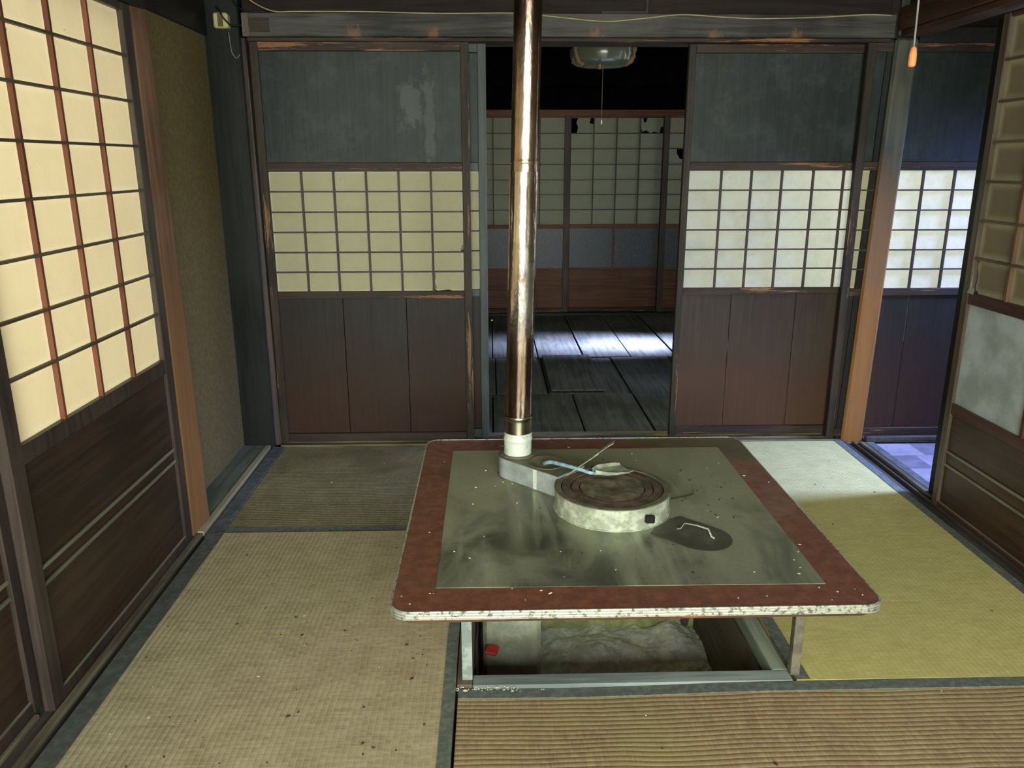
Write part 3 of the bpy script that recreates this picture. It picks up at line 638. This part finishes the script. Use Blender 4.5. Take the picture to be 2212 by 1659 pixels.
mat_obj('shaded olive straw mat before the left sliding door', -.963, .760, 2.612, 3.498, M['mat_far'], [(-.963, .76, 2.612, 2.650)], warp=lambda x, y: -.004+.003*math.sin(x*3))
mat_obj('yellow green straw mat along the right screens', .765, 1.640, 1.722, 3.498, M['mat_right'], [(1.608, 1.640, 1.722, 3.498), (.765, .800, 1.722, 3.498)])
mat_obj('brown ribbed straw mat across the front of the hearth', -.092, 1.640, .80, 1.717, M['mat_front'], [(-.092, 1.640, 1.682, 1.717)],
        warp=lambda x, y: -.010*math.exp(-((x-.15)/.35)**2)*math.exp(-((y-1.74)/.25)**2)-.0015)
mat_obj('straw mat at the open front left side', -1.010, .30, -.10, .792, M['mat_front'], [(-1.01, .30, -.10, -.068), (-1.01, .30, .76, .792)])
mat_obj('straw mat at the open front right side', .308, 1.640, -.10, .792, M['mat_left'], [(.308, .34, -.10, .792)])
mat_obj('straw mat along the veranda edge', -1.010, 1.640, -1.10, -.108, M['mat_front'], [(-1.01, 1.64, -.14, -.108)])
# ------------------------------------------------------------------ hearth pit
hp = thing('hearth_pit', 'sunken clay hearth pit with blue grey wooden frame under the table', 'hearth', (.33, 2.14, -.5))
o_ = (.33, 2.14, -.5)
MB(o_).box(-.056, .756, 1.720, 1.764, -.05, .001).build('frame_board', M['frame_board'], hp, bevel=.002)
MB(o_).box(.716, .757, 1.765, 2.56, -.05, .001).build('frame_board', M['frame_board_y'], hp, bevel=.002)
MB(o_).box(-.096, -.057, 1.722, 2.56, -.05, .002).build('frame_board', M['frame_brown'], hp, bevel=.002)
MB(o_).box(-.056, .715, 2.518, 2.56, -.05, .001).build('frame_board', M['frame_board'], hp, bevel=.002)
def rough_wall(name, a, b, z0, z1, mat, amp=.012, n=26):
    mb = MB(o_); a = Vector(a); b = Vector(b); d = b-a; nrm = Vector((d.y, -d.x, 0)).normalized(); g = []
    for j in range(n+1):
        row = []
        for i in range(n+1):
            p = a+d*(i/n); z = z0+(z1-z0)*j/n; q = Vector((p.x, p.y, z))
            k = amp*(mnoise.noise(q*9)+.6*mnoise.noise(q*24)) if 0 < i < n else 0
            row.append(mb.v(q-nrm*k))
        g.append(row)
    for j in range(n):
        for i in range(n): mb.bm.faces.new((g[j][i], g[j][i+1], g[j+1][i+1], g[j+1][i]))
    return mb.build(name, mat, hp, smooth=True)
for b in ((-.13, -.054, 1.70, 2.60), (.714, .80, 1.70, 2.60), (-.054, .714, 1.70, 1.766), (-.054, .714, 2.505, 2.60)):
    MB(o_).box(*b, -.60, -.0515).build('added_pit_shell', M['frame_brown'], hp)  # unseen shell added so no sky light leaks through the pit gaps
MB(o_).box(-.13, .80, 1.70, 2.60, -.62, -.60).build('added_pit_shell', M['frame_brown'], hp)
rough_wall('clay_wall', (-.056, 2.50, 0), (.716, 2.50, 0), -.55, -.045, M['clay'])
rough_wall('clay_wall', (.712, 2.51, 0), (.712, 1.76, 0), -.55, -.045, M['frame_brown'], .006)
rough_wall('clay_wall', (-.052, 1.76, 0), (-.052, 2.51, 0), -.55, -.045, M['frame_brown'], .006)
rough_wall('clay_wall', (.716, 1.768, 0), (-.056, 1.768, 0), -.55, -.045, M['frame_brown'], .006)
mb = MB(o_); mb.hexa([(-.036, 2.16, -.55), (.142, 2.145, -.55), (.157, 2.49, -.55), (-.036, 2.49, -.55), (-.036, 2.16, -.055), (.142, 2.145, -.055), (.157, 2.49, -.055), (-.036, 2.49, -.055)])
mb.build('concrete_block', M['concrete'], hp, bevel=.012)
mb = MB(o_); n = 110; g = []
def ashz(x, y):
    z = -.36+.03*(y-1.77)+.05*math.exp(-((x-.36)/.13)**2-((y-2.33)/.10)**2)+.03*math.exp(-((x-.60)/.10)**2-((y-2.4)/.09)**2)
    z -= .05*math.exp(-((x-.20)/.05)**2-((y-1.98)/.08)**2)
    q = Vector((x, y, 0)); return z+.020*mnoise.noise(q*12)+.012*abs(mnoise.noise(q*30))+.005*mnoise.noise(q*80)
for j in range(n+1): g.append([mb.v((-.05+.762*i/n, 1.77+.73*j/n, ashz(-.05+.762*i/n, 1.77+.73*j/n))) for i in range(n+1)])
for j in range(n):
    for i in range(n): mb.bm.faces.new((g[j][i], g[j][i+1], g[j+1][i+1], g[j+1][i]))
a_ = mb.build('ash_bed', M['ash'], hp, smooth=True); a_['kind'] = 'stuff'
tag(MB((0, 0, 0)).hexa([(-.034, 2.100, -.170), (.004, 2.095, -.176), (.014, 2.118, -.160), (-.022, 2.124, -.158), (-.034, 2.100, -.160), (.004, 2.095, -.166), (.014, 2.118, -.150), (-.022, 2.124, -.148)]).build('plastic_scrap', M['red'], bevel=.003),
    'small red plastic scrap in the hearth pit beside the table leg', 'scrap')
# ------------------------------------------------------------------ table
TX0, TX1, TY0, TY1, TZ = -.236, .888, 1.575, 2.722, .300
def rrect(x0, x1, y0, y1, r, n=8):
    out = []
    for cx, cy, a0 in ((x1-r, y1-r, 0), (x0+r, y1-r, 90), (x0+r, y0+r, 180), (x1-r, y0+r, 270)):
        for k in range(n+1): a = R(a0+90*k/n); out.append((cx+r*math.cos(a), cy+r*math.sin(a)))
    return out
tb = thing('low_table', 'low square table with red brown lacquer rim and zinc top over the hearth', 'table', (.326, 2.15, 0))
o_ = (.326, 2.15, 0)
MB(o_).prism(rrect(TX0+.002, TX1-.002, TY0+.002, TY1-.002, .042), TZ-.019, TZ).build('tabletop', M['lacquer'], tb, bevel=.001)
def band(mb, off_in, off_out, z0, z1, r=.045):
    A = rrect(TX0-off_out, TX1+off_out, TY0-off_out, TY1+off_out, r, 10); B = rrect(TX0+off_in, TX1-off_in, TY0+off_in, TY1-off_in, r-.003, 10); n = len(A)
    va = [(mb.v((*A[i], z0)), mb.v((*A[i], z1)), mb.v((*B[i], z1)), mb.v((*B[i], z0))) for i in range(n)]
    for i in range(n):
        p, q = va[i], va[(i+1) % n]
        for k in range(4): mb.bm.faces.new((p[k], q[k], q[(k+1) % 4], p[(k+1) % 4]))
mb = MB(o_); band(mb, .003, .0000, TZ-.020, TZ+.0012)
for i in range(3): band(mb, .0, .0022, TZ-.0190+i*.0068, TZ-.0145+i*.0068)
mb.build('metal_trim', M['trim'], tb)
MB(o_).prism(rrect(TX0+.030, TX1-.030, TY0+.012, TY1-.012, .02), TZ-.034, TZ-.020).build('underside_board', M['chip'], tb, bevel=.001)
MB(o_).prism([(-.138, 1.677), (.787, 1.671), (.789, 2.612), (-.139, 2.600)], TZ+.0002, TZ+.002).build('metal_sheet', M['sheet'], tb, bevel=.0008)
def tleg(x, y, mat, w=.026, z0=.001):
    mb = MB(o_); mb.box(x-w/2, x+w/2, y, y+.005, z0, TZ-.034); mb.box(x-w/2, x-w/2+.005, y+.005, y+w, z0, TZ-.034)
    return mb.build('leg', mat, tb, bevel=.001)
tleg(-.070, 1.742, M['leg'], .026, .002); tleg(.766, 1.738, M['leg_brown'], .024, .0025)
tleg(-.076, 2.535, M['leg'], .026, .002); tleg(.742, 2.535, M['leg_brown'], .024, .001)
# ------------------------------------------------------------------ stove
SC = Vector((.342, 2.122, 0)); PC = Vector((.078, 2.382, 0)); ax = (SC-PC).normalized(); pn = Vector((-ax.y, ax.x, 0))
st = thing('wood_stove', 'round galvanised wood stove set into the table, with flue duct', 'stove', (SC.x, SC.y, TZ))
o_ = tuple(st.location); T0 = TZ+.002
MB(o_).lathe(SC, [(.168, T0), (.1675, T0+.002), (.1642, T0+.0022), (.1640, T0+.058), (.1665, T0+.060), (.1665, T0+.0615)], 72, caps=False).build('drum', M['steel_dull'], st, smooth='auto')
ZT = T0+.0645
def ringp(name, r0, r1, z, mat, dz=.004):
    mb = MB(o_); n = 72; A = [(SC.x+math.cos(2*math.pi*i/n), SC.y+math.sin(2*math.pi*i/n)) for i in range(n)]
    prof = [(r0, z), (r0+.001, z+dz), (r1-.002, z+dz), (r1, z+dz*.5), (r1, z)]
    rings = [[mb.v((SC.x+r*math.cos(2*math.pi*i/n), SC.y+r*math.sin(2*math.pi*i/n), zz)) for i in range(n)] for r, zz in prof]
    rings.append(rings[0])
    for a, b in zip(rings, rings[1:]):
        for i in range(n): mb.bm.faces.new((a[i], a[(i+1) % n], b[(i+1) % n], b[i]))
    return mb.build(name, mat, st, smooth='auto')
ringp('top_plate', .147, .1655, ZT-.004, M['duct_top'], .003)
MB(o_).lathe(SC, [(.147, ZT-.012), (.147, ZT-.0085)], 48).build('grate_plate', M['hole'], st)
ringp('cooking_ring', .1195, .1455, ZT-.0082, M['rust'], .0055)
ringp('cooking_ring', .0945, .1170, ZT-.0082, M['rust'], .0045)
MB(o_).lathe(SC, [(.092, ZT-.0082), (.0915, ZT-.004), (.075, ZT-.005), (.070, ZT-.0035), (.02, ZT-.0045), (.012, ZT-.008)], 64).build('centre_lid', M['rust2'], st, smooth='auto')
MB(o_).box(.410, .436, 1.962-.004, 1.970, T0+.022, T0+.044).build('air_latch', M['hole'], st, bevel=.003)
# flue duct
def duct_outline(hw0, hw1, end=.0):
    pts = []
    c0 = PC+ax*.003
    for k in range(0, 17):
        a = math.pi/2+math.pi*k/16
        pts.append(c0+(ax*math.cos(a)+pn*math.sin(a))*hw0)
    e = SC-ax*.150
    pts += [e-pn*hw1, e+pn*hw1]
    return [(p.x, p.y) for p in pts]
MB(o_).prism(duct_outline(.0615, .062), T0, T0+.068).build('flue_duct', M['galv'], st, smooth='auto')
MB(o_).prism(duct_outline(.0645, .064), T0+.068, T0+.0705).build('duct_top', M['duct_top'], st)
MB(o_).prism(duct_outline(.0665, .064), T0, T0+.003).build('duct_flange', M['duct_top'], st)
lc = Vector((.165, 2.296, 0)); ZD = T0+.0705
MB(o_).lathe(lc, [(.058, ZD), (.0575, ZD+.0022), (.050, ZD+.0022), (.048, ZD+.001), (.02, ZD+.001)], 48).build('clean_out_lid', M['duct_top'], st, smooth='auto')
q = PC+ax*.128-pn*.0615
MB(o_).hexa([tuple(q-ax*.007-pn*.001+Vector((0, 0, T0+.002))), tuple(q+ax*.007-pn*.001+Vector((0, 0, T0+.002))), tuple(q+ax*.007+pn*.001+Vector((0, 0, T0+.002))), tuple(q-ax*.007+pn*.001+Vector((0, 0, T0+.002))),
             tuple(q-ax*.007-pn*.001+Vector((0, 0, T0+.068))), tuple(q+ax*.007-pn*.001+Vector((0, 0, T0+.068))), tuple(q+ax*.007+pn*.001+Vector((0, 0, T0+.068))), tuple(q-ax*.007+pn*.001+Vector((0, 0, T0+.068)))]).build('seam_tape', M['alu_paint'], st)
MB(o_).lathe(PC, [(.055, ZD), (.054, ZD+.003), (.045, ZD+.004)], 40).build('pipe_flange', M['duct_top'], st, smooth='auto')
# stove pipe
sp = thing('stove_pipe', 'tall dented steel stove pipe rising from the flue duct', 'stove pipe', (PC.x, PC.y, ZD))
o_ = tuple(sp.location); lean = lambda z: (.0285*(z-.37)/1.30, 0)
def dentlathe(r, z0, z1, nz, amp, mat, name, seed, extra=None):
    mb = MB(o_); n = 64; rings = []
    for j in range(nz+1):
        z = z0+(z1-z0)*j/nz; dx, dy = lean(z); row = []
        rr0 = r+(extra(z) if extra else 0)
        for i in range(n):
            a = 2*math.pi*i/n; q = Vector((math.cos(a)*2.4, math.sin(a)*2.4, z*1.5+seed))
            rr = rr0+amp*mnoise.noise(q*1.4)+amp*.30*mnoise.noise(q*3.5)
            row.append(mb.v((PC.x+dx+rr*math.cos(a), PC.y+dy+rr*math.sin(a), z)))
        rings.append(row)
    for a, b in zip(rings, rings[1:]):
        for i in range(n): mb.bm.faces.new((a[i], a[(i+1) % n], b[(i+1) % n], b[i]))
    return mb.build(name, mat, sp, smooth=True)
bead = lambda zc, h=.0022, w=.006: (lambda z: h*math.exp(-((z-zc)/w)**2))
dentlathe(.0435, ZD+.001, .447, 40, .0002, M['alu_paint'], 'painted_collar', 3, bead(.425))
dentlathe(.0425, .445, .502, 40, .0002, M['pipe_clean'], 'steel_sleeve', 4, bead(.497, .0018))
dentlathe(.0412, .500, 1.240, 220, .0013, M['pipe_lower'], 'pipe_section', 5)
dentlathe(.0396, 1.225, 2.36, 300, .0011, M['pipe_upper'], 'pipe_section', 9, bead(1.268, .0014, .003))
mb = MB(o_); mb.tube([(PC.x-.040, PC.y-.012, .402), (PC.x-.058, PC.y-.016, .402)], .0022, 6); mb.tube([(PC.x-.054, PC.y-.024, .408), (PC.x-.060, PC.y-.006, .396)], .0035, 6)
mb.build('wing_screw', M['pipe_clean'], sp)
# slide cover plate with handle
cv = thing('cover_plate', 'flat round-ended metal cover plate with wire handle beside the stove', 'cover plate', (.5, 1.96, TZ+.002))
o_ = tuple(cv.location); ec = Vector((.556, 1.912, 0)); pts = []
for k in range(0, 17):
    a = -math.pi/2+math.pi*k/16; pts.append(ec+(ax*math.cos(a)+pn*math.sin(a))*.076)
s0 = SC+ax*.172
pts += [s0+pn*.076+ax*.012]+[s0+pn*.038, s0+ax*.002, s0-pn*.038]+[s0-pn*.076+ax*.012]
MB(o_).prism([(p.x, p.y) for p in pts], TZ+.0022, TZ+.0045).build('plate', M['duct_dark'], cv, bevel=.0006)
h0 = Vector((.508, 1.962, TZ+.0045)); h1 = Vector((.579, 1.912, TZ+.0045)); up = Vector((0, 0, .022))
MB(o_).tube([h0-(h1-h0)*.12, h0+up*.15, h0+(h1-h0)*.12+up, h0+(h1-h0)*.5+up*1.1, h0+(h1-h0)*.88+up, h1+up*.1, h1+(h1-h0)*.10], .0045, 8, flat=.35).build('handle', M['steel_dull'], cv, smooth=True)['label'] = 'bright bent strip handle'
# ash shovel
sh = thing('ash_shovel', 'small ash shovel with blue handle lying across the stove', 'shovel', (.25, 2.22, .385))
o_ = tuple(sh.location)
MB(o_).tube([(.155, 2.268, .380), (.163, 2.262, .386), (.177, 2.249, .393), (.207, 2.224, .394), (.25, 2.205, .388), (.285, 2.190, .381), (.305, 2.192, .376)], [.0055, .006, .0062, .006, .0055, .0058, .005], 12).build('handle', M['blue'], sh, smooth=True)['label'] = 'pale blue chipped handle with hooked end'
mb = MB(o_); nb = Vector((.298, 2.192, .373)); d = (Vector((.402, 2.238, .3725))-nb); L = d.length; d.normalize(); s_ = Vector((-d.y, d.x, 0))
prof = [(0, .010), (.10, .020), (.25, .036), (.5, .043), (.8, .046), (1.0, .040)]
rows = []
for u, hw in prof:
    row = []
    for k in range(9):
        w_ = -1+2*k/8; lift = (.013*(1-.55*u) if abs(w_) > .9 else 0)+.004*(1-u)**2
        row.append(nb+d*L*u+s_*hw*w_*(1-.08*(abs(w_) > .9))+Vector((0, 0, lift)))
    rows.append(row)
top = [[mb.v(p+Vector((0, 0, .0012))) for p in r] for r in rows]; bot = [[mb.v(p) for p in r] for r in rows]
for j in range(len(rows)-1):
    for k in range(8):
        mb.bm.faces.new((top[j][k], top[j][k+1], top[j+1][k+1], top[j+1][k])); mb.bm.faces.new((bot[j][k+1], bot[j][k], bot[j+1][k], bot[j+1][k+1]))
    for k in (0, 8): mb.bm.faces.new((top[j][k], top[j+1][k], bot[j+1][k], bot[j][k]))
for j in (0, len(rows)-1):
    for k in range(8): mb.bm.faces.new((top[j][k], top[j][k+1], bot[j][k+1], bot[j][k]))
mb.build('blade', M['steel_dull'], sh, smooth='auto')
# scraper bar
sb = thing('metal_scraper', 'long flat metal scraper leaning on the flue duct under the shovel', 'scraper', (.2, 2.22, .303))
o_ = tuple(sb.location)
P0 = Vector((.150, 2.234, .306)); P1 = Vector((.310, 2.188, .442)); d = (P1-P0).normalized(); s_ = d.cross(Vector((0, 0, 1))).normalized(); nn = s_.cross(d).normalized()
def strip(a, b, wa, wb, t, mb):
    c = []
    for off in (-t, t):
        c += [a-s_*wa+nn*off, b-s_*wb+nn*off, b+s_*wb+nn*off, a+s_*wa+nn*off]
    mb.hexa(c); return mb
strip(P0, P1, .0065, .0065, .0012, MB(o_)).build('bar', M['steel_dull'], sb, bevel=.0005)
mb = MB(o_); q0 = P1-d*.012+nn*.002; q1 = P1+d*.035+nn*.004; q2 = P1+d*.058+nn*.002
strip(q0, q1, .008, .0145, .001, mb); strip(q1, q2, .0145, .012, .001, mb)
mb.build('paddle', M['steel_dull'], sb, bevel=.0005)
# ------------------------------------------------------------------ hanging and wall details
ls = thing('pull_switch', 'orange wooden pull knob on a grey lamp cord at the upper right', 'pull switch', (.953, 1.9, 1.47))
o_ = tuple(ls.location)
MB(o_).tube([(.953, 1.9, 1.510), (.952, 1.9, 1.56), (.950, 1.9, 1.65), (.9505, 1.9, 1.9), (.949, 1.9, 2.36)], .0022, 8).build('cord', M['cord'], ls, smooth=True)
MB(o_).lathe((.953, 1.9), [(.005, 1.472), (.0082, 1.475), (.0088, 1.482), (.0085, 1.498), (.0065, 1.511), (.003, 1.515)], 16).build('knob', M['pull'], ls, smooth='auto')['label'] = 'orange oblong knob'
def cable(pts, r, mat, label, name='electric_cable'):
    # Catmull-Rom smoothing
    P = [Vector(p) for p in pts]; out = []
    for i in range(len(P)-1):
        p0, p1, p2, p3 = P[max(i-1, 0)], P[i], P[i+1], P[min(i+2, len(P)-1)]
        for k in range(6):
            t = k/6; out.append(.5*((2*p1)+(-p0+p2)*t+(2*p0-5*p1+4*p2-p3)*t*t+(-p0+3*p1-3*p2+p3)*t**3))
    out.append(P[-1]); mb = MB(tuple(P[0])); mb.tube(out, r, 6); return tag(mb.build(name, mat, smooth=True), label, 'cable')
cable([(-.99, 3.482, 1.93), (-.954, 3.482, 1.892), (-.90, 3.482, 1.862), (-.847, 3.482, 1.848), (-.774, 3.482, 1.849), (-.5, 3.482, 1.849), (-.2, 3.48, 1.843), (.099, 3.48, 1.845), (.23, 3.48, 1.835), (.456, 3.478, 1.815), (.62, 3.48, 1.826), (.775, 3.482, 1.841), (.95, 3.48, 1.832), (1.098, 3.48, 1.827), (1.35, 3.48, 1.833), (1.535, 3.482, 1.843), (1.64, 3.482, 1.840)], .0026, M['cable'], 'cream electric cable sagging along the lintel beam')
cable([(-1.03, 3.498, 1.90), (-1.0, 3.478, 1.862), (-.95, 3.478, 1.850), (-.90, 3.478, 1.848)], .0025, M['blackwire'], 'short black wire at the left end of the lintel')
cable([(-1.085, 3.47, 1.862), (-1.068, 3.452, 1.846), (-1.052, 3.450, 1.818), (-1.035, 3.470, 1.798), (-1.015, 3.485, 1.796), (-.995, 3.495, 1.80)], .0032, M['blackwire'], 'black wire looped in front of the yellowed junction box')
cable([(-1.052, 3.499, 1.775), (-1.050, 3.499, 1.73), (-1.045, 3.499, 1.695), (-1.03, 3.499, 1.677), (-1.015, 3.499, 1.69)], .0016, M['cord'], 'thin string hanging on the sooty corner post')
jb = thing('junction_box', 'yellowed plastic junction box on the sooty corner post', 'junction box', (-1.072, 3.50, 1.785))
o_ = tuple(jb.location)
MB(o_).box(-1.100, -1.042, 3.462, 3.505, 1.785, 1.842).build('box', M['plastic'], jb, bevel=.006)
MB(o_).box(-1.080, -1.060, 3.458, 3.462, 1.79, 1.838).build('cover', M['rust'], jb, bevel=.001)
# pendant lamp in the back room
pl = thing('pendant_lamp', 'smoky bowl lamp with wooden ribs hanging in the back room', 'lamp', (.655, 4.95, 1.86))
o_ = tuple(pl.location)
prof = [(.02, 1.832), (.10, 1.834), (.15, 1.842), (.182, 1.862), (.192, 1.892), (.192, 1.93), (.17, 1.955), (.05, 1.975), (.02, 2.0)]
MB(o_).lathe((.655, 4.95), [(r_, z_-.035) for r_, z_ in prof], 48).build('shade', M['lampglass'], pl, smooth='auto')
for sgn in (-1, 1):
    path = [(.655+sgn*x_, 4.95-y_, z_) for x_, y_, z_ in ((.166, .112, 1.905), (.168, .114, 1.88), (.163, .110, 1.850), (.148, .10, 1.822), (.120, .095, 1.806))]
    MB(o_).tube(path, .013, 8).build('wooden_rib', M['lampwood'], pl, smooth=True)
MB(o_).lathe((.62, 4.80), [(.007, 1.775), (.009, 1.782), (.007, 1.80)], 12).build('switch_knob', M['lampwood'], pl)
MB(o_).tube([(.64, 4.80, 1.80), (.64, 4.80, 1.50)], .0012, 6).build('pull_cord', M['cord'], pl)
MB(o_).lathe((.64, 4.80), [(.003, 1.478), (.005, 1.484), (.003, 1.502)], 8).build('pull_end', M['white'], pl)
MB(o_).tube([(.655, 4.95, 1.96), (.655, 4.95, 2.6)], .006, 8).build('hanging_rod', M['blackwire'], pl)
# ------------------------------------------------------------------ crumbs, twigs, flakes
def crumbs(name, label, spots, mat, smin, smax):
    mb = MB()
    for (x, y, z) in spots:
        s = random.uniform(smin, smax); a = random.uniform(0, math.pi); e = random.uniform(1, 2.6)
        c, sn = math.cos(a)*s*e, math.sin(a)*s*e; p, q_ = -math.sin(a)*s, math.cos(a)*s; hz = s*.5
        mb.hexa([(x-c, y-sn, z), (x+p, y+q_, z), (x+c, y+sn, z), (x-p, y-q_, z), (x-c*.6, y-sn*.6, z+hz), (x+p*.7, y+q_*.7, z+hz), (x+c*.7, y+sn*.7, z+hz), (x-p*.6, y-q_*.6, z+hz)])
    o = mb.build(name, mat); return tag(o, label, 'debris', kind='stuff')
def rnd(n, x0, x1, y0, y1, z): return [(random.uniform(x0, x1), random.uniform(y0, y1), z) for _ in range(n)]
fm = rnd(26, -.94, -.14, 1.3, 2.58, .0015)+rnd(10, -.9, .7, 2.66, 3.4, -.001)+rnd(12, 0, 1.6, 1.2, 1.69, .0012)+rnd(8, .82, 1.6, 1.8, 3.4, .0015)
crumbs('floor_crumbs', 'dark crumbs scattered over the straw mats', rnd(70, -.94, -.14, 1.3, 2.58, .0012)+rnd(25, -.9, .7, 2.66, 3.4, -.001)+rnd(20, 0, 1.6, 1.2, 1.69, .001)+rnd(12, .82, 1.6, 1.8, 3.4, .0012)
       + [(-.377, 1.925, .002), (-.385, 1.93, .002), (-.24, 1.90, .002)], M['darkcrumb'], .0011, .0034)
crumbs('floor_flakes', 'white flakes scattered over the straw mats', fm, M['white'], .0009, .0024)
def inring(p): return (p[0]-SC.x)**2+(p[1]-SC.y)**2 < .18**2
tt = [p for p in rnd(60, TX0+.02, TX1-.02, TY0+.03, TY1-.03, TZ+.002) if not inring(p)]+[(.772, 1.60, TZ+.0005), (.800, 1.635, TZ+.0005), (.845, 1.645, TZ+.0005), (.852, 1.62, TZ+.0005), (-.15, 1.655, TZ+.0005), (-.142, 1.654, TZ+.0005)]
crumbs('table_flakes', 'pale flakes scattered on the low table', tt, M['white'], .0010, .0030)
tk = [p for p in rnd(24, .5, .78, 2.0, 2.4, TZ+.002)+rnd(14, -.1, .5, 1.7, 2.55, TZ+.002) if not inring(p)]
crumbs('table_crumbs', 'dark crumbs scattered on the zinc sheet', tk, M['darkcrumb'], .0010, .0036)
crumbs('dust_clumps', 'pale dust clumps gathered at the hearth frame corner', rnd(60, -.10, .06, 1.700, 1.716, .001)+rnd(16, -.11, .10, 1.694, 1.706, .001)+[(.116, 1.700, .002), (.121, 1.700, .002)], M['white'], .0008, .0020)
cable([(.527, 2.165, TZ+.004), (.545, 2.168, TZ+.006), (.575, 2.185, TZ+.004), (.598, 2.196, TZ+.006), (.600, 2.197, TZ+.020)], .0018, M['darkcrumb'], 'dark twig lying on the zinc sheet right of the stove', 'twig')
bpy.data.objects['twig']['category'] = 'twig'
